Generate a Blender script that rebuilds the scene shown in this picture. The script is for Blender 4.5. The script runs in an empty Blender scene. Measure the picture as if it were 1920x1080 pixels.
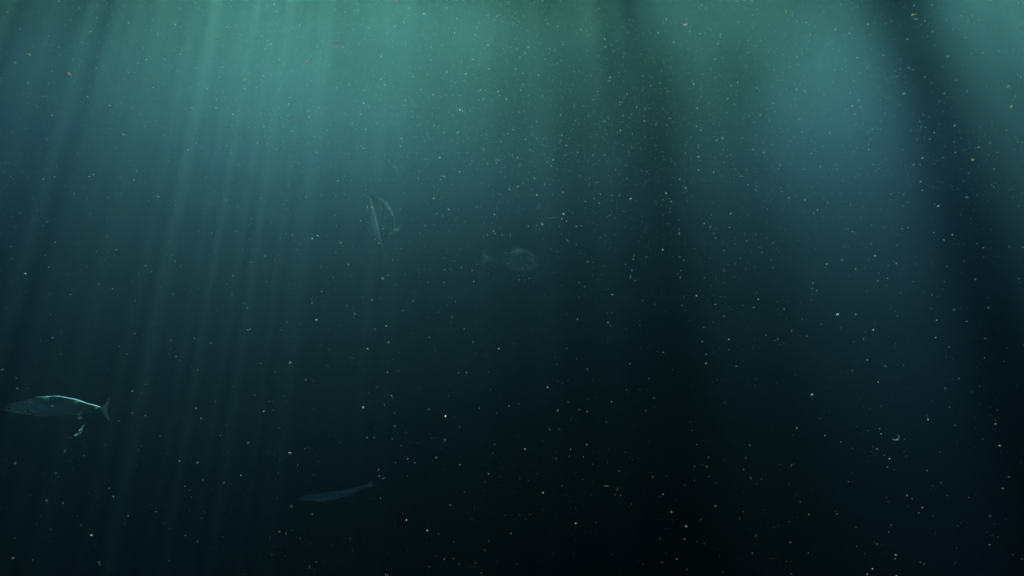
import bpy, math, random
import numpy as np
from mathutils import Vector, Matrix, noise

S = bpy.context.scene
col = S.collection
R = math.radians

# ---------------------------------------------------------------- camera
F = 850.0                      # focal length in pixels of the 1920 wide frame
H = 6.0                         # depth of the camera below the water surface
cd = bpy.data.cameras.new('camera')
cd.sensor_width = 36.0
cd.lens = 36.0 * F / 1920.0
cd.clip_start = 0.02
cd.clip_end = 2000.0
cam = bpy.data.objects.new('camera', cd)
cam.rotation_euler = (R(90), 0, 0)      # at the origin, looking along +Y
col.objects.link(cam)
S.camera = cam

# ---------------------------------------------------------------- light
SUN = Vector((-30.0 / F, 1.0, 3240.0 / F)).normalized()      # towards the sun
EL = math.asin(SUN.z)
AZ = math.atan2(SUN.x, SUN.y)
w = bpy.data.worlds.new('World')
S.world = w
w.use_nodes = True
nt = w.node_tree
sky = nt.nodes.new('ShaderNodeTexSky')
sky.sky_type = 'NISHITA'
sky.sun_disc = False
sky.sun_elevation = EL
sky.sun_rotation = AZ
bg = nt.nodes['Background']
nt.links.new(sky.outputs[0], bg.inputs[0])
bg.inputs[1].default_value = 0.10
sd = bpy.data.lights.new('sun', 'SUN')
sd.energy = 5.0
sd.angle = R(0.5)
sd.color = (1.0, 0.97, 0.90)
sun = bpy.data.objects.new('sun', sd)
sun.rotation_euler = SUN.to_track_quat('Z', 'Y').to_euler()
sun.location = SUN * 60
col.objects.link(sun)

S.view_settings.view_transform = 'Standard'
S.view_settings.look = 'None'
S.view_settings.gamma = 1
S.view_settings.exposure = 10.4
cy = S.cycles
cy.use_denoising = True
cy.denoiser = 'OPENIMAGEDENOISE'
cy.denoising_input_passes = 'RGB_ALBEDO_NORMAL'
cy.denoising_prefilter = 'ACCURATE'
cy.use_adaptive_sampling = False
cy.light_sampling_threshold = 0.0
cy.sample_clamp_indirect = 0.0
cy.transparent_max_bounces = 24
cy.max_bounces = 6
cy.volume_bounces = 0
cy.filter_width = 1.3

# ---------------------------------------------------------------- helpers
def tag(o, label=None, cat=None, group=None, kind=None):
    if label: o['label'] = label
    if cat: o['category'] = cat
    if group: o['group'] = group
    if kind: o['kind'] = kind
    return o

def link_mesh(name, verts, faces, mat, parent=None, smooth=True):
    me = bpy.data.meshes.new(name)
    me.from_pydata([tuple(v) for v in verts], [], [tuple(f) for f in faces])
    me.update()
    if smooth:
        me.polygons.foreach_set('use_smooth', [True] * len(me.polygons))
    if mat: me.materials.append(mat)
    o = bpy.data.objects.new(name, me)
    col.objects.link(o)
    if parent: o.parent = parent
    return o

def new_mat(name):
    m = bpy.data.materials.new(name)
    m.use_nodes = True
    m.node_tree.nodes.clear()
    n = m.node_tree.nodes
    out = n.new('ShaderNodeOutputMaterial')
    return m, m.node_tree, n, m.node_tree.links, out

# ---------------------------------------------------------------- water surface
# Invented light mask shaping shafts and dark bands: sunlight let through, over bearing (rows) and
# distance (columns) from the spot whose light falls on the diver.
RB = np.array([0,1,2,3,4.5,6,8,10,12,14,17,20,25,32])
PB = np.linspace(-52.478, 52.478, 61)
TAB = np.array([[float(q) / 1000 for q in s.split()] for s in (
    '97 29 3 4 5 7 6 100 977 1000 1000 1000 1000 1000',
    '119 40 3 6 9 15 14 101 984 1000 1000 1000 1000 1000',
    '127 48 3 10 16 36 36 111 988 1000 1000 1000 1000 1000',
    '109 47 3 14 25 71 85 139 989 1000 1000 1000 1000 1000',
    '72 34 3 16 29 109 166 196 990 1000 1000 1000 1000 1000',
    '36 19 3 14 24 126 271 283 991 1000 1000 1000 1000 1000',
    '14 9 3 9 15 111 380 391 992 1000 1000 1000 1000 1000',
    '6 4 3 5 8 74 474 503 992 1000 1000 1000 1000 1000',
    '3 3 3 4 4 39 549 602 990 1000 1000 1000 1000 1000',
    '3 3 3 3 3 22 602 682 990 1000 1000 1000 1000 1000',
    '3 3 3 3 3 26 633 739 992 1000 1000 1000 1000 1000',
    '3 3 3 3 4 55 634 771 995 1000 1000 1000 1000 1000',
    '3 3 3 3 5 106 600 771 996 1000 1000 1000 1000 1000',
    '3 3 3 3 7 171 541 743 993 998 1000 1000 1000 1000',
    '3 3 3 3 9 231 478 697 979 994 999 1000 1000 1000',
    '3 3 3 3 10 268 439 647 948 985 996 999 999 999',
    '3 3 3 3 9 274 436 596 899 965 986 997 998 997',
    '3 3 3 3 6 250 472 544 837 931 965 992 995 995',
    '3 3 3 3 4 203 533 492 770 881 930 983 991 992',
    '3 3 3 3 3 145 602 442 705 822 886 972 988 991',
    '3 3 3 3 3 89 659 395 649 764 844 962 987 990',
    '3 3 3 3 3 48 690 350 604 713 808 954 988 991',
    '3 3 3 3 3 23 698 303 563 667 778 948 990 993',
    '3 3 3 3 3 13 695 255 519 619 752 942 994 996',
    '3 3 3 3 3 11 691 208 471 567 727 935 996 998',
    '3 3 3 3 3 13 688 169 421 511 701 926 998 999',
    '3 3 3 3 3 16 679 142 378 460 678 918 999 1000',
    '3 3 3 3 3 20 651 127 344 414 658 909 999 1000',
    '3 3 3 3 3 24 609 114 315 372 638 898 1000 1000',
    '3 3 3 3 3 18 510 81 283 331 615 884 999 1000',
    '3 3 3 3 3 13 515 70 267 296 591 865 998 1000',
    '3 3 3 3 3 11 408 75 279 296 583 851 996 1000',
    '3 3 3 3 3 31 473 133 285 262 545 813 987 1000',
    '3 3 3 3 3 8 262 279 359 288 553 789 986 1000',
    '3 3 3 3 3 3 436 62 69 48 412 702 962 999',
    '3 3 3 3 3 3 308 159 123 43 387 649 946 994',
    '3 3 3 3 3 3 452 25 29 39 447 721 993 999',
    '3 3 3 3 3 3 444 23 121 98 438 698 990 1000',
    '3 3 3 3 3 3 222 5 297 280 488 685 984 1000',
    '3 3 3 3 3 3 306 30 95 60 299 615 992 1000',
    '3 3 3 3 3 3 93 232 238 87 147 485 957 1000',
    '3 3 3 3 3 3 276 30 31 18 38 425 943 1000',
    '3 3 3 3 3 3 331 3 3 56 209 622 994 1000',
    '3 3 3 3 3 3 434 13 10 135 337 743 1000 1000',
    '3 3 3 3 3 3 453 116 72 190 429 801 998 1000',
    '3 3 3 3 3 3 382 303 132 159 438 811 982 1000',
    '3 3 3 3 3 3 403 225 114 215 521 851 986 1000',
    '3 3 3 3 3 3 461 138 29 286 658 916 999 1000',
    '3 3 3 3 3 3 467 169 156 527 836 970 1000 1000',
    '3 3 3 3 3 3 470 223 365 802 984 997 1000 1000',
    '3 3 3 3 3 3 413 310 608 982 1000 1000 1000 1000',
    '3 3 3 3 3 3 334 449 841 1000 1000 1000 1000 1000',
    '3 3 3 3 3 3 219 636 985 1000 1000 1000 1000 1000',
    '3 3 3 3 3 3 78 799 985 1000 1000 1000 1000 1000',
    '3 3 3 3 3 3 10 716 834 970 1000 1000 1000 1000',
    '3 3 3 3 3 3 3 300 556 653 955 991 1000 1000',
    '3 3 3 3 3 3 3 30 291 78 552 899 999 1000',
    '3 3 3 3 3 3 3 55 520 21 270 688 960 985',
    '3 3 3 3 3 3 28 517 951 184 145 407 710 855',
    '10 13 9 6 3 3 233 809 990 403 198 323 590 772',
    '72 95 58 29 3 3 229 750 910 521 277 353 583 749')])
RAY_GAPS = ((-50.2, .4, .4), (-47.6, .4, .5), (-45.6, .3, .35), (-44.2, .35, .5), (-42.4, .45, .6), (-41.0, .25, .35), (-39.6, .35, .45),
           (-37.7, .5, 1.0), (-36.3, .22, .4), (-35.1, .28, .5), (-33.6, .33, .8), (-32.5, .2, .4), (-31.6, .25, .6),
           (-30.0, .34, 1.0), (-28.7, .2, .35), (-27.6, .25, .5), (-26.3, .2, .3), (-24.9, .3, .65), (-23.6, .2, .3), (-22.3, .25, .4))
def sun_mask(x, y):
    dx = x - H * SUN.x / SUN.z
    dy = y - H * SUN.y / SUN.z
    r = np.hypot(dx, dy)
    ph = np.degrees(np.arctan2(dx, dy))
    over = np.abs(ph) > PB[-1]
    ph = np.where(over, PB[-1] * np.sin(ph * 0.11), ph)          # the pattern goes on around
    fi = np.clip(np.interp(ph, PB, np.arange(len(PB))), 0, len(PB) - 1.001)
    fr = np.clip(np.interp(r, RB, np.arange(len(RB))), 0, len(RB) - 1.001)
    i = fi.astype(int); j = fr.astype(int); u = fi - i; v = fr - j
    T = TAB
    c = (T[i, j] * (1 - u) * (1 - v) + T[i + 1, j] * u * (1 - v)
         + T[i, j + 1] * (1 - u) * v + T[i + 1, j + 1] * u * v)
    u = np.clip((r - 3.4) / 1.2, 0, 1)
    c = 0.0062 * (1 - u) + c * u
    # narrow gaps added to the mask to throw thin rays on the left
    comb = np.zeros_like(c)
    for a, wd, amp in RAY_GAPS:
        comb = np.maximum(comb, amp * np.exp(-((ph - a) / wd) ** 2))
    side = 1 / (1 + np.exp((ph + 20.5) / 1.5))
    far = np.exp(-np.clip(r - 6.3, 0, None) / 1.3)
    c = c * (1 - side * far * 0.42 * (1 - comb))
    c = c + side * 0.4 * comb * np.exp(-((r - 5.1) / 0.8) ** 2)
    return np.clip(c, 0, 1)

gx = np.concatenate([np.arange(-46, -7.6, 0.4), np.arange(-7.6, -1.0, 0.04), np.arange(-1.0, 7.0, 0.2), np.arange(7.0, 46.01, 0.4)])
gy = np.concatenate([np.arange(-24, 2.0, 0.4), np.arange(2.0, 9.0, 0.04), np.arange(9.0, 14.0, 0.2), np.arange(14.0, 60.01, 0.4)])
XX, YY = np.meshgrid(gx, gy)
ZZ = H + 0.03 * np.sin(XX * 1.3 + 0.6 * YY) + 0.02 * np.sin(YY * 2.1 - XX * 0.7) + 0.015 * np.sin(XX * 3.3 + YY * 2.9)
nx, ny = len(gx), len(gy)
verts = np.stack([XX, YY, ZZ], -1).reshape(-1, 3)
ids = np.arange(nx * ny).reshape(ny, nx)
faces = np.stack([ids[:-1, :-1], ids[:-1, 1:], ids[1:, 1:], ids[1:, :-1]], -1).reshape(-1, 4)

m, t, n, l, out = new_mat('water_surface')
at = n.new('ShaderNodeAttribute'); at.attribute_name = 'clear'  # made-up mask of how much sun the surface passes
ch = n.new('ShaderNodeAttribute'); ch.attribute_name = 'ray_noise'  # strength of transparency noise standing in for light focused by ripples
geo = n.new('ShaderNodeNewGeometry')
mp = n.new('ShaderNodeMapping'); mp.inputs['Scale'].default_value = (1.0, 0.8, 1.0)
l.new(geo.outputs['Position'], mp.inputs['Vector'])
nz = n.new('ShaderNodeTexNoise'); nz.inputs['Scale'].default_value = 4.2; nz.inputs['Detail'].default_value = 2.0
l.new(mp.outputs[0], nz.inputs['Vector'])
mr = n.new('ShaderNodeMapRange'); mr.inputs['From Min'].default_value = 0.42; mr.inputs['From Max'].default_value = 0.68
mr.inputs['To Min'].default_value = 0.0; mr.inputs['To Max'].default_value = 2.6
l.new(nz.outputs[0], mr.inputs['Value'])
mx = n.new('ShaderNodeMix'); mx.data_type = 'FLOAT'; mx.inputs[2].default_value = 1.0
l.new(ch.outputs['Fac'], mx.inputs[0]); l.new(mr.outputs[0], mx.inputs[3])
mu = n.new('ShaderNodeMath'); mu.operation = 'MULTIPLY'; mu.use_clamp = True
l.new(at.outputs['Fac'], mu.inputs[0]); l.new(mx.outputs[0], mu.inputs[1])
tr = n.new('ShaderNodeBsdfTransparent'); l.new(mu.outputs[0], tr.inputs[0])
gl = n.new('ShaderNodeBsdfGlossy'); gl.inputs['Roughness'].default_value = 0.12; gl.inputs['Color'].default_value = (.95, .95, .95, 1)
fz = n.new('ShaderNodeFresnel'); fz.inputs['IOR'].default_value = 1.33
ms = n.new('ShaderNodeMixShader')
l.new(fz.outputs[0], ms.inputs[0]); l.new(tr.outputs[0], ms.inputs[1]); l.new(gl.outputs[0], ms.inputs[2])
l.new(ms.outputs[0], out.inputs['Surface'])
ws = link_mesh('water_surface', verts, faces, m)  # surface carries the invented mask that shapes the light below
a = ws.data.attributes.new('clear', 'FLOAT', 'POINT')  # holds the made-up sun mask
a.data.foreach_set('value', sun_mask(verts[:, 0], verts[:, 1]).astype(np.float32))
a = ws.data.attributes.new('ray_noise', 'FLOAT', 'POINT')
a.data.foreach_set('value', (0.5 / (1 + np.exp((verts[:, 0] + 0.8) / 0.9))).astype(np.float32))
tag(ws, kind='structure')

# ---------------------------------------------------------------- seabed
m, t, n, l, out = new_mat('seabed_sand')
nz = n.new('ShaderNodeTexNoise'); nz.inputs['Scale'].default_value = 0.6
cr = n.new('ShaderNodeValToRGB')
cr.color_ramp.elements[0].color = (.10, .09, .07, 1); cr.color_ramp.elements[1].color = (.22, .20, .16, 1)
bs = n.new('ShaderNodeBsdfDiffuse')
l.new(nz.outputs[0], cr.inputs[0]); l.new(cr.outputs[0], bs.inputs[0]); l.new(bs.outputs[0], out.inputs['Surface'])
sv, sf = [], []
N = 40
for j in range(N + 1):
    for i in range(N + 1):
        x = -58 + 116 * i / N; y = -40 + 116 * j / N
        sv.append((x, y, -26 + 1.2 * noise.noise(Vector((x * .06, y * .06, 0)))))
for j in range(N):
    for i in range(N):
        k = j * (N + 1) + i
        sf.append((k, k + 1, k + N + 2, k + N + 1))
tag(link_mesh('seabed', sv, sf, m), kind='structure')

# ---------------------------------------------------------------- the sea water itself, as a body of murk
m, t, n, l, out = new_mat('murky_water')
pv = n.new('ShaderNodeVolumePrincipled')
pv.inputs['Density'].default_value = 0.30
OM = 0.03
pv.inputs['Color'].default_value = (OM * 0.225, OM, OM * 0.47 * 0.76, 1)
pv.inputs['Absorption Color'].default_value = (0.0012, 0.0, 0.060, 1)
pv.inputs['Anisotropy'].default_value = 0.85
l.new(pv.outputs[0], out.inputs['Volume'])
x0, x1, y0, y1, z0, z1 = -60, 60, -42, 78, -29, H + 0.3
bv = [(x0, y0, z0), (x1, y0, z0), (x1, y1, z0), (x0, y1, z0), (x0, y0, z1), (x1, y0, z1), (x1, y1, z1), (x0, y1, z1)]
bf = [(0, 3, 2, 1), (4, 5, 6, 7), (0, 1, 5, 4), (1, 2, 6, 5), (2, 3, 7, 6), (3, 0, 4, 7)]
hz = link_mesh('haze', bv, bf, m, smooth=False)
tag(hz, 'teal murk of sea water fading to near black below', 'murk', kind='stuff')
m.cycles.volume_sampling = 'DISTANCE'
m.cycles.homogeneous_volume = True

# ---------------------------------------------------------------- materials of the drifting things
def flesh(name, c, trans=0.0, gloss=0.0, rough=0.35, translucent=0.5, mottled=0.0, scale=60.0):
    m, t, n, l, out = new_mat(name)
    nz = n.new('ShaderNodeTexNoise'); nz.inputs['Scale'].default_value = scale; nz.inputs['Detail'].default_value = 3
    tc = n.new('ShaderNodeTexCoord'); l.new(tc.outputs['Object'], nz.inputs['Vector'])
    cr = n.new('ShaderNodeValToRGB')
    k = 1 - mottled
    cr.color_ramp.elements[0].position = 0.35; cr.color_ramp.elements[1].position = 0.65
    cr.color_ramp.elements[0].color = (c[0] * k, c[1] * k, c[2] * k, 1); cr.color_ramp.elements[1].color = (*c, 1)
    l.new(nz.outputs[0], cr.inputs[0])
    d = n.new('ShaderNodeBsdfDiffuse'); tl = n.new('ShaderNodeBsdfTranslucent')
    l.new(cr.outputs[0], d.inputs[0]); l.new(cr.outputs[0], tl.inputs[0])
    a = n.new('ShaderNodeMixShader'); a.inputs[0].default_value = translucent
    l.new(d.outputs[0], a.inputs[1]); l.new(tl.outputs[0], a.inputs[2])
    last = a
    if gloss:
        g = n.new('ShaderNodeBsdfGlossy'); g.inputs['Roughness'].default_value = rough
        g.inputs['Color'].default_value = (min(1, c[0] * 1.6), min(1, c[1] * 1.6), min(1, c[2] * 1.6), 1)
        b = n.new('ShaderNodeMixShader'); b.inputs[0].default_value = gloss
        l.new(last.outputs[0], b.inputs[1]); l.new(g.outputs[0], b.inputs[2]); last = b
    if trans:
        tr = n.new('ShaderNodeBsdfTransparent')
        b = n.new('ShaderNodeMixShader'); b.inputs[0].default_value = trans
        l.new(last.outputs[0], b.inputs[1]); l.new(tr.outputs[0], b.inputs[2]); last = b
    l.new(last.outputs[0], out.inputs['Surface'])
    return m

MAT = {
    'w': flesh('pale_plankton', (.72, .92, .60)),
    'c': flesh('clear_plankton', (.34, .52, .34), trans=.35),
    'd': flesh('glassy_plankton', (.20, .36, .24), trans=.65),
    'y': flesh('yellow_plankton', (.70, .85, .34), trans=.15),
    'g': flesh('green_algae', (.32, .72, .28)),
    'o': flesh('ruddy_plankton', (.88, .74, .52), trans=.1),
}

def P(px, py, d):
    """Where the sight line of one spot of the frame stands d metres in front of the lens."""
    return Vector(((px - 960) / F * d, d, (540 - py) / F * d))

# ---------------------------------------------------------------- plankton and silt specks
rnd = random.Random(11)
ICO_V, ICO_F = [], []
ph = (1 + 5 ** .5) / 2
for v in ((-1, ph, 0), (1, ph, 0), (-1, -ph, 0), (1, -ph, 0), (0, -1, ph), (0, 1, ph), (0, -1, -ph), (0, 1, -ph),
          (ph, 0, -1), (ph, 0, 1), (-ph, 0, -1), (-ph, 0, 1)):
    ICO_V.append(Vector(v).normalized())
ICO_F = [(0, 11, 5), (0, 5, 1), (0, 1, 7), (0, 7, 10), (0, 10, 11), (1, 5, 9), (5, 11, 4), (11, 10, 2), (10, 7, 6),
         (7, 1, 8), (3, 9, 4), (3, 4, 2), (3, 2, 6), (3, 6, 8), (3, 8, 9), (4, 9, 5), (2, 4, 11), (6, 2, 10), (8, 6, 7), (9, 8, 1)]

def blob(r, e=1.0, ang=0.0, rr=rnd):
    """an uneven grain, e times longer than thick, its long side tilted by ang degrees"""
    ca, sa = math.cos(R(ang)), math.sin(R(ang))
    vs = []
    for v in ICO_V:
        k = r * rr.uniform(.78, 1.2)
        x, y, z = v.x * k * e, v.y * k, v.z * k
        vs.append(Vector((x * ca - z * sa, y, x * sa + z * ca)))
    return vs

# frame quarters of quarters: offset x, offset y, where that is, then the specks: x, y, size, kind, stretch, tilt
SPK = 0.76
NFINE = 24000
SPECKS = [
 (0, 0, 'in the top left corner', [
  (443,12,22,'y',2.2,-50),(222,410,28,'y',2.2,-40),(115,471,26,'y',2.3,-45),(519,553,34,'o',1.3,-45),(1100,35,20,'g',1.1),
  (1623,288,24,'w',1.3,-60),(1669,346,15,'w',2,-60),(1350,407,18,'y',1.1),(1035,473,16,'g',1.1),(823,790,20,'y',1.5,0),(879,790,14,'c',1.2),
  (389,866,19,'y',1.4,-35),(930,1009,30,'c',1.5,0),(656,724,18,'w',1.2),(967,173,16,'w',1.2),(152,215,17,'c',1.8,-45),(365,270,18,'c',2,-50),
  (180,115,24,'d',1.1),(724,511,16,'c',1.2),(1028,634,18,'c',1.2),(1150,656,18,'c',1.2),(1622,811,19,'w',1.3),(1746,857,16,'w',1.8,80),
  (1440,810,17,'w',1.6,30),(1552,664,14,'w'),(1625,689,16,'c'),(1813,270,20,'c',1.5,-60),(1315,183,13,'w',1.5,-45),(1359,200,13,'w',1.6,-50),
  (241,655,22,'d'),(323,722,16,'c')]),
 (480, 0, 'top left of centre', [
  (1056,13,26,'o',1.2,0),(155,90,20,'w',1.2),(445,60,15,'w',1.3,80),(532,85,20,'c',1.9,-60),(372,172,18,'c',1.2),(1258,105,15,'w'),(1040,196,15,'w'),
  (1488,248,17,'o',1.1),(382,462,21,'o',1.6,0),(652,356,17,'w',1.6,40),(458,350,14,'w',1.4,-50),(940,424,15,'w',1.3,-60),(1690,12,26,'g',1.1),
  (1428,60,14,'w'),(400,880,22,'o',1.5,-40),(1530,823,22,'w',1.4,90),(1285,557,15,'g',1.8,-70),(1815,685,15,'w'),(1825,716,15,'c',1.3),(1878,742,14,'w'),
  (807,773,16,'w'),(965,637,17,'c'),(380,632,14,'c'),(1174,574,12,'w'),(1430,540,20,'c',1.7,60),(1020,328,24,'d',1.4,60),(1310,450,13,'w'),(1092,1040,14,'w'),
  (440,1026,16,'c'),(1329,711,14,'w'),(822,971,12,'w'),(1720,675,15,'c'),(70,368,14,'w',1.4,80),(1803,126,15,'c',1.8,65)]),
 (960, 0, 'top right of centre', [
  (122,354,20,'w',1.4,45),(1213,317,18,'w'),(1563,257,16,'w'),(1517,443,20,'c',1.3),(1692,12,15,'w',1.5,50),(1157,143,14,'w'),(1094,245,13,'w'),
  (650,68,20,'c'),(735,580,15,'w'),(736,607,17,'c'),(696,293,13,'w'),(518,222,14,'w',1.3,80),(1363,630,18,'w',1.3,80),(1388,812,15,'w'),(1000,818,18,'c',1.6,80),
  (833,867,14,'w'),(694,908,14,'w'),(1691,620,12,'w'),(1770,304,14,'c'),(1827,346,15,'c'),(1110,622,14,'w'),(1184,887,13,'w'),(935,805,12,'w'),
  (365,861,12,'w'),(372,1014,15,'w',1.4,-50),(1577,1038,15,'w'),(791,994,14,'c'),(28,518,12,'w'),(1544,99,18,'d'),(154,1012,28,'d'),(546,930,26,'d')]),
 (1440, 0, 'in the top right corner', [
  (133,86,20,'y',1.6,60),(318,265,24,'w',1.3,55),(505,222,17,'w',1.7,60),(667,432,18,'y',1.3,50),(213,671,21,'w',1.6,60),(1095,43,22,'c',1.6,40),
  (1082,110,22,'y',1.1),(1106,108,17,'y',1.7,40),(1102,143,16,'c'),(1176,156,17,'c',1.6,45),(1232,237,20,'c',1.4,0),(1045,293,24,'c',1.4,-10),(1021,703,28,'c',1.1),
  (1348,424,24,'c',1.3,30),(1253,376,18,'d'),(1447,120,17,'c',1.4,50),(1500,157,16,'c',1.5,45),(1541,172,16,'c',1.6,50),(1647,208,20,'d',1.3),(1892,210,24,'c',1.5,60),
  (1774,265,19,'c',1.7,35),(1800,651,24,'y',1.9,40),(1824,799,24,'y',1.7,40),(1398,943,16,'w',1.5,45),(1322,702,16,'c',1.4,45),(1178,577,15,'c',1.4,40),
  (1413,602,15,'c',1.7,35),(290,798,22,'d',1.4,50),(609,250,14,'w',1.4,50),(497,524,17,'c',1.5,-40),(749,183,14,'w',1.6,55),(218,160,17,'c',1.5,60),(38,775,12,'w',1.4,55),
  (1480,286,15,'c',1.8,60),(1151,952,14,'c')]),
 (0, 270, 'by the left edge above the middle', [
  (872,796,25,'g',1.2,70),(1574,453,24,'c',1.1),(1538,490,24,'d',1.1),(1187,395,16,'w',1.3,-20),(1005,272,16,'w'),(1700,11,14,'w'),(1091,912,15,'w',1.3,-40),
  (1290,832,22,'c',1.3,0),(1012,840,22,'d',1.6,50),(192,972,19,'w',1.9,-20),(698,280,34,'d',1.8,85),(408,249,15,'w',1.5,-30),(326,264,14,'w'),(269,215,18,'d',1.4,80),
  (584,69,15,'c'),(1296,122,18,'d'),(1749,988,15,'w'),(1590,671,17,'c'),(1394,680,18,'d'),(812,810,22,'d',1.4,0),(670,245,14,'w',1.4,-50),(414,737,15,'c'),
  (741,1051,13,'w'),(522,880,18,'d'),(1637,660,14,'c'),(558,182,20,'d',1.4,80),(1217,664,17,'d'),(1881,560,14,'c'),(80,769,16,'c',1.7,-10)]),
 (480, 270, 'just left of the centre', [
  (838,476,17,'w'),(635,742,23,'w'),(422,709,17,'w'),(700,80,27,'w',1.7,-65),(274,684,26,'c'),(68,840,25,'c',1.2),(951,1012,27,'c',1.2),(488,922,26,'d',1.4,80),
  (1333,408,18,'w'),(1446,490,24,'c',1.3,70),(1378,102,16,'w',1.5,20),(808,33,16,'w'),(786,575,17,'w',1.5,15),(152,38,17,'w',1.9,80),(600,387,16,'c'),(462,687,15,'w',1.6,-35),
  (250,90,16,'c',1.3),(987,987,15,'c'),(692,903,13,'w'),(598,817,15,'c'),(1083,13,13,'w'),(1803,142,15,'c'),(1525,208,13,'w'),(1415,945,18,'c',2,5),(1795,672,14,'c'),(1847,683,16,'c'),
  (1034,170,13,'w'),(375,397,12,'w'),(194,885,26,'d'),(1411,243,12,'w'),(1380,395,20,'d'),(955,635,16,'w',2,65),(883,680,13,'c')]),
 (960, 270, 'just right of the centre', [
  (386,525,22,'w'),(373,559,18,'g'),(409,579,13,'w'),(889,411,22,'y',1.5,15),(1154,369,18,'w',1.7,-35),(1193,430,14,'w'),(1131,793,18,'w',1.6,-40),(187,383,18,'w',1.3,75),
  (551,431,16,'c',1.7,0),(616,408,18,'c',1.4,85),(227,601,26,'c',1.4,-25),(1007,848,24,'d'),(914,838,24,'d',1.4,30),(308,119,17,'w'),(605,87,16,'c'),(508,238,15,'c'),
  (45,320,13,'w'),(1512,210,13,'w'),(1398,95,13,'w'),(1398,195,12,'w'),(1888,63,14,'w'),(1809,40,13,'w'),(1527,706,15,'c'),(1441,597,12,'w'),(1640,522,14,'w'),(1758,727,15,'c'),
  (1827,681,14,'c'),(1289,873,15,'c',1.9,75),(889,990,16,'c',1.3,80),(411,720,17,'c'),(290,790,20,'d'),(1590,798,14,'c'),(638,289,13,'w'),(1632,626,12,'w')]),
 (1440, 270, 'by the right edge above the middle', [
  (1535,118,26,'y',1.4,15),(1578,26,20,'c',1.5,40),(1404,64,17,'c',1.6,0),(1092,156,21,'c',1.5,30),(1158,104,16,'w',1.4,45),(1506,220,17,'c',1.4,30),(1144,283,23,'c',1.1),
  (1276,466,20,'w',2.4,35),(1695,188,17,'c',1.4,20),(1720,62,15,'c',1.4,40),(1383,680,14,'w',1.4,50),(1319,720,18,'c',1.2,85),(1615,778,16,'c'),(1554,1014,19,'c',1.2),
  (155,404,13,'w'),(801,839,15,'w'),(963,895,15,'w',1.4,0),(325,72,13,'w'),(392,172,15,'c'),(918,376,14,'c'),(1570,382,18,'d'),(1815,345,26,'d',2.6,35),(824,1027,16,'c'),
  (336,1043,16,'c'),(441,900,13,'w'),(557,870,13,'w'),(278,420,12,'w'),(371,495,12,'w'),(272,190,12,'w'),(1048,438,14,'c'),(657,938,12,'w')]),
 (0, 540, 'by the left edge below the middle', [
  (1858,314,17,'w'),(394,374,20,'c',1.3,0),(18,613,28,'c',1.4,0),(128,752,19,'w',2.6,0),(207,753,15,'c',2,0),(122,676,15,'c',1.5,-30),(392,885,12,'w'),(528,48,13,'w',1.5,-20),
  (1014,97,15,'c'),(377,200,14,'c'),(896,438,14,'c'),(952,494,14,'c'),(1010,341,13,'w'),(1458,378,12,'w'),(1583,413,13,'w'),(992,773,14,'w',1.6,-10),(1091,957,12,'w'),
  (992,937,17,'c'),(1468,902,18,'c'),(1508,978,19,'c'),(1855,151,19,'c'),(1751,737,12,'c'),(1910,805,15,'c',1.4,15),(1320,514,11,'w'),(600,975,34,'d',1.2,0),(1096,721,13,'c')]),
 (480, 540, 'below left of the centre', [
  (254,562,25,'w',1.6,65),(452,239,21,'w'),(804,896,21,'w'),(1421,964,23,'w',1.4,100),(869,89,13,'w'),(837,456,15,'w',1.4,0),(977,284,16,'w',1.5,40),(372,689,20,'c'),
  (428,695,20,'d'),(744,196,18,'c',2.8,0),(59,924,17,'w'),(985,632,12,'w'),(1178,99,14,'c'),(1296,909,16,'c',1.5,0),(1898,886,18,'c'),(993,407,20,'g'),(1579,634,15,'c'),
  (1519,636,13,'c'),(190,318,13,'c'),(231,256,18,'c'),(173,1048,20,'d',1.8,10),(144,631,16,'c',1.6,-20),(1018,808,16,'c',1.7,-40),(1299,370,11,'w'),(1625,409,20,'d'),(1675,901,13,'c'),
  (1820,458,20,'g')]),
 (960, 540, 'below right of the centre', [
  (1384,58,17,'w'),(1847,85,15,'w'),(1627,387,17,'w',1.3,0),(1455,496,13,'w'),(1454,566,16,'w'),(752,50,17,'g',1.3,20),(719,259,20,'c',1.4,20),(491,235,18,'c',1.5,-60),
  (344,919,20,'g',1.2),(1066,826,17,'c',1.5,-70),(267,745,14,'w'),(740,282,18,'d'),(1813,146,13,'w'),(1590,211,12,'w'),(1276,132,14,'c'),(1135,484,11,'w'),(506,912,14,'c'),
  (884,569,11,'w'),(1682,588,15,'c'),(1827,682,16,'d'),(1595,860,18,'d'),(1527,124,14,'c',1.5,0),(565,612,18,'d'),(1438,296,16,'c'),(1904,354,16,'c'),(1028,678,13,'c'),(748,853,12,'w')]),
 (1440, 540, 'by the right edge below the middle', [
  (521,199,25,'w',1.3,20),(789,316,19,'w',1.5,90),(329,801,24,'w',1.6,20),(216,1051,20,'c',1.3,100),(1394,163,20,'c',1.7,0),(1256,372,14,'w',1.6,35),(1432,679,15,'c',1.5,20),
  (1707,1022,18,'c',1.7,30),(1702,991,14,'c'),(745,540,12,'w'),(632,620,13,'c',1.5,50),(1201,989,14,'c'),(838,1055,14,'c'),(290,361,15,'c'),(543,299,18,'d'),(334,45,17,'d'),
  (880,586,24,'d',1.8,-20),(1489,250,16,'c',2,0),(1634,380,18,'d',1.5,0),(1653,150,22,'d'),(178,321,13,'c'),(73,384,13,'c',1.6,45),(256,232,13,'c'),(1535,780,15,'d',2,0),(717,384,14,'c')]),
 (0, 810, 'in the bottom left corner', [
  (685,774,19,'y',1.4,10),(1480,231,26,'c',1.0),(1862,83,26,'c',1.5,35),(1347,220,16,'w'),(472,535,17,'c'),(98,948,22,'c',1.5,0),(1389,776,13,'w'),(960,629,18,'c',1.4,25),
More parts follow.
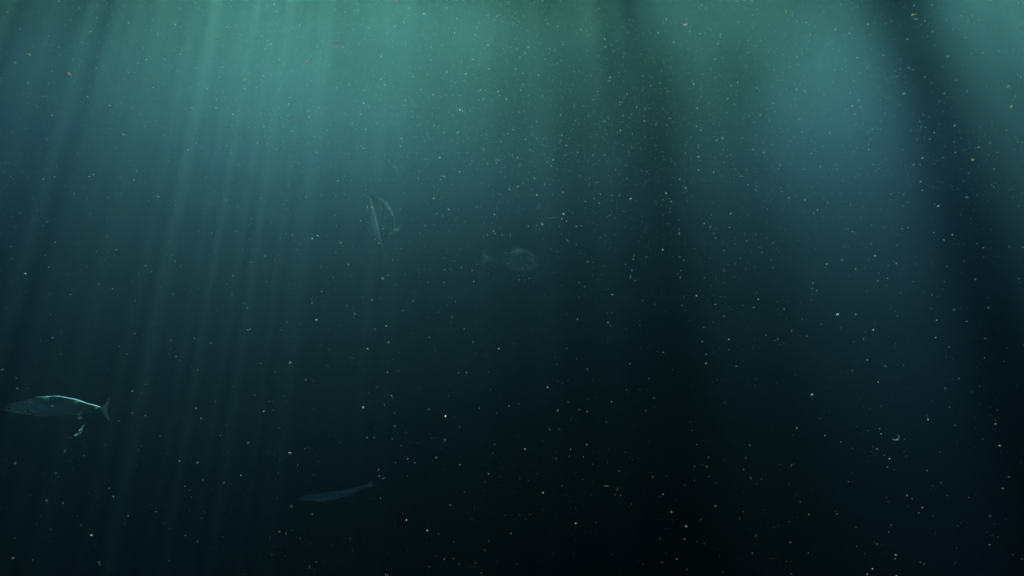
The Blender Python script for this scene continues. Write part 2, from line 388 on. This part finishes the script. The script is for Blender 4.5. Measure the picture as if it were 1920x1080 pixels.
  (350,515,26,'d',1.3,-40),(113,232,32,'d',1.3,-15),(742,977,14,'w',1.4,10),(746,997,13,'c',1.6,0),(1806,325,13,'w'),(1679,380,11,'w'),(1653,25,12,'w'),(50,212,17,'d',2,0),(419,310,13,'c'),
  (1200,32,12,'c'),(1038,134,13,'c'),(1169,598,12,'w'),(1520,360,14,'c',1.5,0),(850,485,15,'c'),(1269,965,11,'w'),(1482,820,15,'c',1.4,90),(630,177,13,'c'),(490,140,17,'d',1.5,-25)]),
 (480, 810, 'bottom left of centre', [
  (256,161,31,'w',1.5,-15),(175,748,20,'c'),(1128,659,15,'w'),(1283,740,17,'w',1.7,5),(422,618,20,'c',1.3,50),(264,557,32,'d',1.3,-15),(1138,202,24,'d'),(1352,193,18,'c'),
  (832,43,16,'c'),(925,331,16,'c',1.8,100),(951,348,13,'c',1.6,0),(886,42,14,'c',1.8,90),(223,762,22,'d'),(1191,231,11,'w'),(1417,60,26,'d'),(1523,988,15,'d',1.5,90),(1483,951,15,'d'),
  (1455,549,10,'w'),(974,1071,12,'w'),(312,248,11,'w'),(406,840,14,'d'),(1743,313,13,'c'),(1529,247,15,'c',1.5,70)]),
 (960, 810, 'bottom right of centre', [
  (1308,709,19,'w',1.4,-35),(478,686,17,'w',1.2),(233,455,16,'w'),(560,94,18,'c'),(98,128,17,'w',1.5,0),(1133,468,13,'w'),(1737,281,14,'c'),(1784,101,11,'w'),(1462,259,13,'c'),
  (790,432,17,'c',1.9,60),(1235,953,11,'w'),(1111,800,16,'d'),(1526,556,11,'w'),(1311,1030,17,'d',1.5,95),(1200,600,13,'c'),(1790,345,26,'d',1.5,95),(439,131,14,'c'),(428,183,15,'d'),
  (332,201,17,'d'),(1055,338,15,'c'),(1827,780,24,'d',1.5,90),(1803,910,12,'c'),(1474,190,10,'w')]),
 (1440, 810, 'in the bottom right corner', [
  (1738,103,18,'w',1.7,5),(911,201,14,'w'),(784,1027,16,'w'),(745,1067,15,'w',1.4,0),(958,923,15,'w',1.4,0),(953,951,12,'c'),(1666,630,24,'d'),(818,128,18,'c',1.6,0),
  (1079,500,13,'c'),(1041,477,17,'c',1.5,0),(1159,568,12,'w'),(1170,988,16,'c',1.8,-10),(429,28,13,'w'),(894,262,14,'c'),(603,373,10,'w'),(177,250,16,'c',1.9,50),(1193,290,13,'c'),
  (849,14,12,'w'),(1806,337,24,'d',1.9,0),(176,1064,20,'d',1.4,-40),(307,617,10,'w'),(166,828,11,'w'),(303,907,12,'c'),(548,75,12,'c'),(517,615,14,'c'),(905,749,12,'c')]),
]

SIZE_WORD = ((25, 'large'), (20, 'medium'), (16, 'small'), (0, 'tiny'))
KIND_WORD = {'w': 'bright white', 'c': 'pale teal', 'd': 'faint glassy', 'y': 'yellow', 'g': 'green', 'o': 'rusty pink'}
every = [(s[2], ox, oy, where, s) for ox, oy, where, items in SPECKS for s in items]
every.sort(key=lambda q: -q[0])
specks = []
rest = []                       # the smaller ones go in with the fine dust
for q, (size, ox, oy, where, s) in enumerate(every):
    x, y, size, kind = s[:4]
    e = s[4] if len(s) > 4 else rnd.uniform(1.0, 1.35)
    ang = s[5] if len(s) > 5 else rnd.uniform(0, 180)
    px, py = ox + x / 4, oy + y / 4
    d = rnd.uniform(.55, 1.5)
    r = size / 4 / F * d / 2 * SPK / math.sqrt(e)
    vs = blob(r, e, ang)
    if q >= 292:
        rest.append(([v + P(px, py, d) for v in vs], {'w': 0, 'c': 1, 'd': 2}.get(kind, 0)))
        continue
    sw = next(w_ for lim, w_ in SIZE_WORD if size >= lim)
    if e < 1.36: shape = 'round'
    else:
        g_ = (ang + 180) % 180
        shape = 'flat' if g_ < 22 or g_ > 158 else 'upright' if 68 < g_ < 112 else 'right-leaning' if g_ <= 68 else 'left-leaning'
    part = ('upper' if y < 540 else 'lower') + (' left' if x < 960 else ' right') + ' part'
    o = link_mesh('plankton_speck', vs, ICO_F, MAT[kind])
    specks.append((py, o))
    o.location = P(px, py, d)
    tag(o, '%s %s %s speck %s, %s' % (sw, shape, KIND_WORD[kind], where, part), 'speck',
        'plankton specks adrift in the water')

same = {}
for py, o in specks: same.setdefault(o['label'], []).append((py, o))
RANK = {2: ('higher', 'lower'), 3: ('highest', 'middle', 'lowest'), 4: ('highest', 'second highest', 'second lowest', 'lowest'),
        5: ('highest', 'second highest', 'middle', 'second lowest', 'lowest'),
        6: ('highest', 'second highest', 'third highest', 'third lowest', 'second lowest', 'lowest')}
for lab, q in same.items():
    if len(q) in RANK:
        for wd, (py, o) in zip(RANK[len(q)], sorted(q, key=lambda z: z[0])): o['label'] = wd + ' ' + lab

# the finest ones nobody could count
vs, fs, mi = [], [], []
rr = random.Random(5)
def thick(px, py):
    """how crowded the fine specks are"""
    a = math.exp(-(((px - 1150) / 520) ** 2 + ((py - 190) / 230) ** 2))
    b = math.exp(-(((px - 560) / 330) ** 2 + ((py - 110) / 170) ** 2))
    return (0.11 if py < 560 else 0.055) + 0.8 * a + 0.85 * b + 0.12 * math.exp(-max(py, 0) / 300)
n_done = 0
while n_done < NFINE:
    px, py = rr.uniform(-900, 2820), rr.uniform(-500, 1500)
    if rr.random() > thick(px, py): continue
    n_done += 1
    d = rr.uniform(.6, 2.6)
    u = rr.random()
    s = 1.3 + 1.9 * u ** 7
    k = rr.choices((0, 1, 2), (0.30, .45, .25))[0]
    if k == 2: s *= rr.uniform(1.0, 1.9)
    e = rr.uniform(1, 1.5)
    ang = rr.uniform(0, 180)
    if py < 330 and abs(px - 960) > 560:
        e = rr.uniform(1.3, 2.6); ang = (-48 if px < 960 else 42) + rr.uniform(-12, 12)
    b = len(vs); c = P(px, py, d)
    vs += [v + c for v in blob(s / F * d / 2 * SPK / math.sqrt(e), e, ang, rr)]
    fs += [tuple(b + i for i in f) for f in ICO_F]
    mi += [k] * 20
for v_, k in rest:
    b = len(vs); vs += v_; fs += [tuple(b + i for i in f) for f in ICO_F]; mi += [k] * 20
ms_ = link_mesh('marine_snow', vs, fs, MAT['w'])
ms_.data.materials.append(MAT['c']); ms_.data.materials.append(MAT['d'])
ms_.data.polygons.foreach_set('material_index', mi)
tag(ms_, 'fine pale dust of plankton and silt hanging through all the water', 'marine snow', kind='stuff')

# ---------------------------------------------------------------- fish
def interp(tab, x):
    for (a, va), (b, vb) in zip(tab, tab[1:]):
        if x <= b: 
            u = max(0, min(1, (x - a) / (b - a))); u = u * u * (3 - 2 * u) * .35 + u * .65
            return va + (vb - va) * u
    return tab[-1][1]

def fish(name, label, spine, half, d, mats, thick=.5, dd=0.0, tail=None, fins=(), eye=None, group=None, nseg=44, belly=None, back=None, patches=()):
    """spine: (x, y) points of the frame from snout to tail root; half: (fraction, half depth in pixels);
    d: distance in metres of the snout, dd: how much farther the tail is; built round its own middle"""
    ls = [0.0]
    for a, b in zip(spine, spine[1:]): ls.append(ls[-1] + math.hypot(b[0] - a[0], b[1] - a[1]))
    tot = ls[-1]
    def at(f):
        L = f * tot
        n_ = len(spine)
        for i in range(n_ - 1):
            if L <= ls[i + 1] + 1e-6:
                u = (L - ls[i]) / (ls[i + 1] - ls[i])
                p0 = spine[max(0, i - 1)]; p1 = spine[i]; p2 = spine[i + 1]; p3 = spine[min(n_ - 1, i + 2)]
                return tuple(0.5 * ((2 * p1[k]) + (-p0[k] + p2[k]) * u + (2 * p0[k] - 5 * p1[k] + 4 * p2[k] - p3[k]) * u * u
                                    + (-p0[k] + 3 * p1[k] - 3 * p2[k] + p3[k]) * u ** 3) for k in (0, 1))
        return spine[-1]
    def place(px, py, f): return P(px, py, d + dd * f)
    mid = place(*at(.5), .5)
    root = bpy.data.objects.new(name, None)
    root.empty_display_size = .02
    root.location = mid
    col.objects.link(root)
    tag(root, label, 'fish', group)
    def frame(f):
        a = at(max(0, f - .01)); b = at(min(1, f + .01))
        tx, ty = b[0] - a[0], b[1] - a[1]; q = math.hypot(tx, ty) or 1
        nx_, ny_ = ty / q, -tx / q                       # to the back of the fish
        return at(f), (nx_, ny_)
    vs, fs = [], []
    M = 20
    for i in range(nseg + 1):
        f = i / nseg
        f = f if i else 0.004
        (cx, cy_), (ux, uy) = frame(f)
        hh = interp(half, f)
        hb = interp(belly, f) if belly else hh
        w_ = thick * (hh + hb) * .5 / F * (d + dd * f)
        for k in range(M):
            t_ = 2 * math.pi * k / M
            s_ = math.cos(t_)
            off = (hh if s_ > 0 else hb) * s_
            p = place(cx + ux * off, cy_ + uy * off, f) - mid
            p.y += w_ * math.sin(t_)
            vs.append(p)
    for i in range(nseg):
        for k in range(M):
            a = i * M + k; b = i * M + (k + 1) % M
            fs.append((a, b, b + M, a + M))
    fs.append(tuple(range(M))[::-1]); fs.append(tuple(nseg * M + k for k in range(M)))
    link_mesh('body', vs, fs, mats['body'], root)
    if back:                                             # top light put in as a brighter band, a little proud of the skin
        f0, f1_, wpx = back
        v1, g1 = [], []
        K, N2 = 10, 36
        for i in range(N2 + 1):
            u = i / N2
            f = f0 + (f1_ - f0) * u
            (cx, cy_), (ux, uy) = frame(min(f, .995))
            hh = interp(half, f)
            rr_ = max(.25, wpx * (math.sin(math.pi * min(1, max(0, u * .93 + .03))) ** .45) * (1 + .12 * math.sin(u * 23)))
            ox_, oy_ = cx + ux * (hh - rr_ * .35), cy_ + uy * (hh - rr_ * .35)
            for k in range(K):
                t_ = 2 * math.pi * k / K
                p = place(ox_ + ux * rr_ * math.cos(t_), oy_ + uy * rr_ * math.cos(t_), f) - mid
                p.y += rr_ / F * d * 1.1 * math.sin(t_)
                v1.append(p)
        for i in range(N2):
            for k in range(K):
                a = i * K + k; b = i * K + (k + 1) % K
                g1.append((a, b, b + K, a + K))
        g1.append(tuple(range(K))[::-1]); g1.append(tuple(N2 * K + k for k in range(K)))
        link_mesh('back', v1, g1, mats['back'], root)  # added band standing in for top light on the back
    def fin(nm, pts, f, th=.7, mat='fin'):
        """a thin membrane of pixel points round its own rim"""
        v1, f1 = [], []
        n_ = len(pts)
        cx = sum(p[0] for p in pts) / n_; cy2 = sum(p[1] for p in pts) / n_
        t_ = th / F * d
        for sgn in (-1, 1):
            for (x, y) in pts:
                p = place(x, y, f) - mid; p.y += sgn * t_ * .35; v1.append(p)
            p = place(cx, cy2, f) - mid; p.y += sgn * t_; v1.append(p)
        c0, c1 = n_, 2 * n_ + 1
        for i in range(n_):
            j = (i + 1) % n_
            f1.append((c0, j, i)); f1.append((c1, n_ + 1 + i, n_ + 1 + j)); f1.append((i, j, n_ + 1 + j, n_ + 1 + i))
        return link_mesh(nm, v1, f1, mats[mat], root)
    if tail: fin('tail_fin', tail, 1.0)
    for q in fins: fin(*q)
    for (x, y, r_, f) in patches:                        # highlights on the ridge, put in as pale blobs
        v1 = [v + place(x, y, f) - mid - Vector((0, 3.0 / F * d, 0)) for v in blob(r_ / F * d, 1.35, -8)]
        o = link_mesh('painted_glint', v1, ICO_F, mats['glint'], root)
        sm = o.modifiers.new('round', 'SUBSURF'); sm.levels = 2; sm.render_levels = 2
    if eye:
        ex, ey, er = eye
        v1, f1 = [], []
        rr_ = er / F * d
        (cx, cy_), _ = frame(.08)
        c = place(ex, ey, .08) - mid; c.y -= thick * interp(half, .08) / F * d * .86
        for i in range(9):
            la = math.pi * (i + .5) / 9
            for k in range(12):
                lo = 2 * math.pi * k / 12
                v1.append(c + Vector((rr_ * math.sin(la) * math.cos(lo), rr_ * .6 * math.cos(la), rr_ * math.sin(la) * math.sin(lo))))
        for i in range(8):
            for k in range(12):
                a = i * 12 + k; b = i * 12 + (k + 1) % 12
                f1.append((a, b, b + 12, a + 12))
        f1.append(tuple(range(12))[::-1]); f1.append(tuple(96 + k for k in range(12)))
        link_mesh('eye', v1, f1, mats['eye'], root)
    return root

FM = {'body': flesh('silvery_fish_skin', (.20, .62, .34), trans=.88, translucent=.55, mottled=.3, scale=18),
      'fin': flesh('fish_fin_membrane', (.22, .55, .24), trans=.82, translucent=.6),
      'back': flesh('painted_lit_back', (.22, .72, .36), gloss=.15, rough=.45, translucent=.45, mottled=.25, scale=30),  # sunlit back put into a brighter, solid colour
      'glint': flesh('painted_glint_flesh', (.40, .97, .58), translucent=.75),  # pale colour painted in for the glints
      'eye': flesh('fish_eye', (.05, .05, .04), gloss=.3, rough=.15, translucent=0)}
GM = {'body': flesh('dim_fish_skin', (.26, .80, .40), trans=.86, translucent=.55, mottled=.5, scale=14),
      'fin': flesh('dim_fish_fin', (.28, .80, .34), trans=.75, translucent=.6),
      'back': flesh('dim_lit_back', (.36, .74, .62), trans=.66, translucent=.6),  # lit back of the dim fish, painted as a denser band
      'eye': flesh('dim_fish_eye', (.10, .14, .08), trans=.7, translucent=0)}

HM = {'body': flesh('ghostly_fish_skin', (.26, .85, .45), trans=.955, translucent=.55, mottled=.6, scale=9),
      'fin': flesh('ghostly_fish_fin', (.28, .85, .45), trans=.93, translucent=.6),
      'back': flesh('ghostly_lit_back', (.30, .9, .52), trans=.86, translucent=.6),  # same painted top light, fainter
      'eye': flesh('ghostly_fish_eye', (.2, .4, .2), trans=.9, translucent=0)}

fish('mackerel', 'long slim silvery fish with a bright lit back by the left edge', 
     [(7, 767), (35, 765), (75, 763), (115, 762), (145, 763), (168, 765), (191, 767.5)],
     [(0, .8), (.06, 6), (.16, 11.5), (.35, 18.5), (.55, 18.5), (.72, 13), (.86, 7), (1, 3)], 2.1, FM, thick=.62, dd=.10,
     belly=[(0, .8), (.06, 5), (.16, 10), (.35, 17), (.55, 18), (.72, 13), (.86, 7), (1, 3)],
     tail=[(188, 765), (193, 763), (200, 755), (206, 746), (204, 757), (201, 767), (203, 778), (206, 790), (199, 783), (193, 773), (188, 770)],
     back=(.33, .985, 3.0),
     fins=[('anal_fin', [(140, 775), (145, 780), (153, 776), (157, 773)], .75),
           ('pectoral_fin', [(52, 766), (62, 768), (72, 773), (60, 772)], .25)],
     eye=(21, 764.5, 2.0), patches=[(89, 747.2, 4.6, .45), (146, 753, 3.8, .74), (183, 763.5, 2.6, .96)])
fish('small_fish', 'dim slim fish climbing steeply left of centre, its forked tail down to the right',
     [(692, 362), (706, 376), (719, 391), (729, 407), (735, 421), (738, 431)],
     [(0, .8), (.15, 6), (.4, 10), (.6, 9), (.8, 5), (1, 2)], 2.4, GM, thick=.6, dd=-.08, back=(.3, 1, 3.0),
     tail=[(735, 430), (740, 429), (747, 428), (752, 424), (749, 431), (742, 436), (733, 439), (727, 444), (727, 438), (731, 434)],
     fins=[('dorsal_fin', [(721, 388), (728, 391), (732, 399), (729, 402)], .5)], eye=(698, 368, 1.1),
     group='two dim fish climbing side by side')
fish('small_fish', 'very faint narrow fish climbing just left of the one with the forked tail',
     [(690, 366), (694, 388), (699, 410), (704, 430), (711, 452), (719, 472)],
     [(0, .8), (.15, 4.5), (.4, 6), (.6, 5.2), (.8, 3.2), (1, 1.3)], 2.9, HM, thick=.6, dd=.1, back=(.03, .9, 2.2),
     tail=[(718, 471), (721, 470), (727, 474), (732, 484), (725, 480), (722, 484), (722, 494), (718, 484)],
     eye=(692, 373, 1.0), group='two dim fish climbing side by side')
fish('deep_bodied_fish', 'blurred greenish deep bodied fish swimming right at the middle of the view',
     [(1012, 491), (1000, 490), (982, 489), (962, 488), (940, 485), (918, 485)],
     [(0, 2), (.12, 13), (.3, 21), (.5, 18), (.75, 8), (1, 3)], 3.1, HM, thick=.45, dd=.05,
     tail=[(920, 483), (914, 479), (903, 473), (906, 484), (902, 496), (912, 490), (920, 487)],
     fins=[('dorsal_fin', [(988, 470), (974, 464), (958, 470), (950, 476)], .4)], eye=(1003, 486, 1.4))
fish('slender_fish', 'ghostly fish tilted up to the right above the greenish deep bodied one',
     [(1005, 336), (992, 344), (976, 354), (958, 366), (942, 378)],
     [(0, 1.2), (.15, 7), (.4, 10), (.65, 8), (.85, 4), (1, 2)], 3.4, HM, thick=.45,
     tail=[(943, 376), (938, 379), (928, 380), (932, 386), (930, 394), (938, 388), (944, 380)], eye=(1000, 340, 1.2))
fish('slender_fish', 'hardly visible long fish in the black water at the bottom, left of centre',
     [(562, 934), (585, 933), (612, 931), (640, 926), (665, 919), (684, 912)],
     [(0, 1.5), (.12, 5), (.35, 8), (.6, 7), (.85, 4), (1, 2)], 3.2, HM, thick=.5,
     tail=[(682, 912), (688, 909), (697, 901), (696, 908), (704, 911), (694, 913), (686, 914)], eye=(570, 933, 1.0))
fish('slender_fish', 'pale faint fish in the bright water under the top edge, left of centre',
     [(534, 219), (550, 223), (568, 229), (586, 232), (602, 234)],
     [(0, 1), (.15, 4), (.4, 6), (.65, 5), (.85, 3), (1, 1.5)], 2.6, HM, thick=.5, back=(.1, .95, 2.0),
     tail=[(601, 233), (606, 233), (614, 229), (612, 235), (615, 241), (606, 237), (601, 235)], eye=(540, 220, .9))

# ---------------------------------------------------------------- larger drifting bits
def tube(name, label, cat, pts, radii, d, mat, dd=0.0, bits=()):
    """a soft bent body through pixel points"""
    vs, fs = [], []
    mid = P(*pts[len(pts) // 2], d)
    M = 10
    Q = []
    n_ = len(pts)
    for i in range(n_ - 1):
        for s_ in range(6):
            u = s_ / 6
            p0 = pts[max(0, i - 1)]; p1 = pts[i]; p2 = pts[i + 1]; p3 = pts[min(n_ - 1, i + 2)]
            x, y = (0.5 * ((2 * p1[k]) + (-p0[k] + p2[k]) * u + (2 * p0[k] - 5 * p1[k] + 4 * p2[k] - p3[k]) * u * u
                           + (-p0[k] + 3 * p1[k] - 3 * p2[k] + p3[k]) * u ** 3) for k in (0, 1))
            Q.append((x, y, radii[i] + (radii[i + 1] - radii[i]) * u))
    Q.append((*pts[-1], radii[-1]))
    for i, (x, y, r) in enumerate(Q):
        a = Q[max(0, i - 1)]; b = Q[min(len(Q) - 1, i + 1)]
        tx, ty = b[0] - a[0], b[1] - a[1]; q = math.hypot(tx, ty) or 1
        nx_, ny_ = ty / q, -tx / q
        dep = d + dd * i / len(Q)
        for k in range(M):
            t_ = 2 * math.pi * k / M
            p = P(x + nx_ * r * math.cos(t_), y + ny_ * r * math.cos(t_), dep) - mid
            p.y += r / F * dep * math.sin(t_)
            vs.append(p)
    for i in range(len(Q) - 1):
        for k in range(M):
            a = i * M + k; b = i * M + (k + 1) % M
            fs.append((a, b, b + M, a + M))
    fs.append(tuple(range(M))[::-1]); fs.append(tuple((len(Q) - 1) * M + k for k in range(M)))
    if not bits:
        o = link_mesh(name, vs, fs, mat); o.location = mid; tag(o, label, cat); return o
    root = bpy.data.objects.new(name, None); root.empty_display_size = .01; root.location = mid; col.objects.link(root)
    tag(root, label, cat)
    link_mesh('body', vs, fs, mat, root)
    for nm, x, y, r, mt in bits:
        v1 = [v + P(x, y, d) - mid for v in blob(r / F * d, 1.15, 30)]
        link_mesh(nm, v1, ICO_F, mt, root)
    return root

LM = flesh('larva_flesh', (.42, .78, .50), translucent=.6)
LD = flesh('glassy_flesh', (.26, .50, .30), trans=.45, translucent=.6)
tube('curled_larva', 'small curled teal larva hanging just below the silvery fish', 'larva',
     [(139, 816.5), (143, 815.5), (148, 813), (152, 808), (154, 802), (158, 797)], [.8, 2.2, 2.0, 2.0, 1.3, .5], 1.4, LM,
     bits=(('head', 150.5, 806.5, 2.6, MAT['w']),))
tube('curled_larva', 'pale crescent shaped larva in the dark water toward the bottom right', 'larva',
     [(1673, 823), (1678, 825), (1683, 824.5), (1686, 821.5), (1686, 818), (1683, 816)], [.6, 1.4, 1.9, 1.3, 1.0, .5], 1.2, LD,
     bits=(('head', 1682.5, 824.5, 1.8, MAT['c']),))
tube('orange_larva', 'orange crescent shaped larva high in the water right of centre', 'larva',
     [(1280.5, 44.5), (1283, 46.5), (1286, 46.5), (1289, 44)], [.7, 1.5, 1.3, .5], 1.1, flesh('orange_flesh', (.85, .66, .36), trans=.15))
tube('glassy_flake', 'flat glassy oval flake lying under the top edge left of centre', 'flake',
     [(622, 77), (626, 78.3), (630, 79.2), (636, 80.5)], [.8, 2.3, 2.5, 1.0], 1.0, MAT['c'])
tube('algae_scrap', 'dark green leaf shaped scrap of algae in the black water at the bottom', 'algae',
     [(1131, 913.5), (1134, 912.5), (1138, 912.5), (1144, 913.5)], [1.0, 2.6, 2.8, .6], 1.3, flesh('dark_algae', (.045, .09, .015)))
tube('slime_thread', 'thin pale thread of slime slanting up to the right in the top right', 'thread',
     [(1544, 89.5), (1554, 82.5), (1563, 76), (1572, 70), (1580, 65), (1586, 61.5)], [.5, .75, .8, .7, .6, .3], 1.2, LD)
tube('slime_thread', 'short broken end of the slanting slime thread, nearer the dark band', 'thread',
     [(1619, 42), (1624, 38.5), (1629, 35), (1634, 32.5)], [.3, .6, .6, .25], 1.25, MAT['d'])
tube('slime_thread', 'faint sagging hair of slime just right of the centre', 'thread',
     [(1018, 403), (1023, 407), (1030, 409), (1038, 408), (1043, 404)], [.3, .7, .8, .6, .25], 1.6, MAT['d'])
tube('slime_thread', 'short dim hair of slime tilted down beside a green speck below the centre', 'thread',
     [(1062, 449), (1065, 452.5), (1068.5, 457)], [.4, .5, .2], 1.3, MAT['c'])
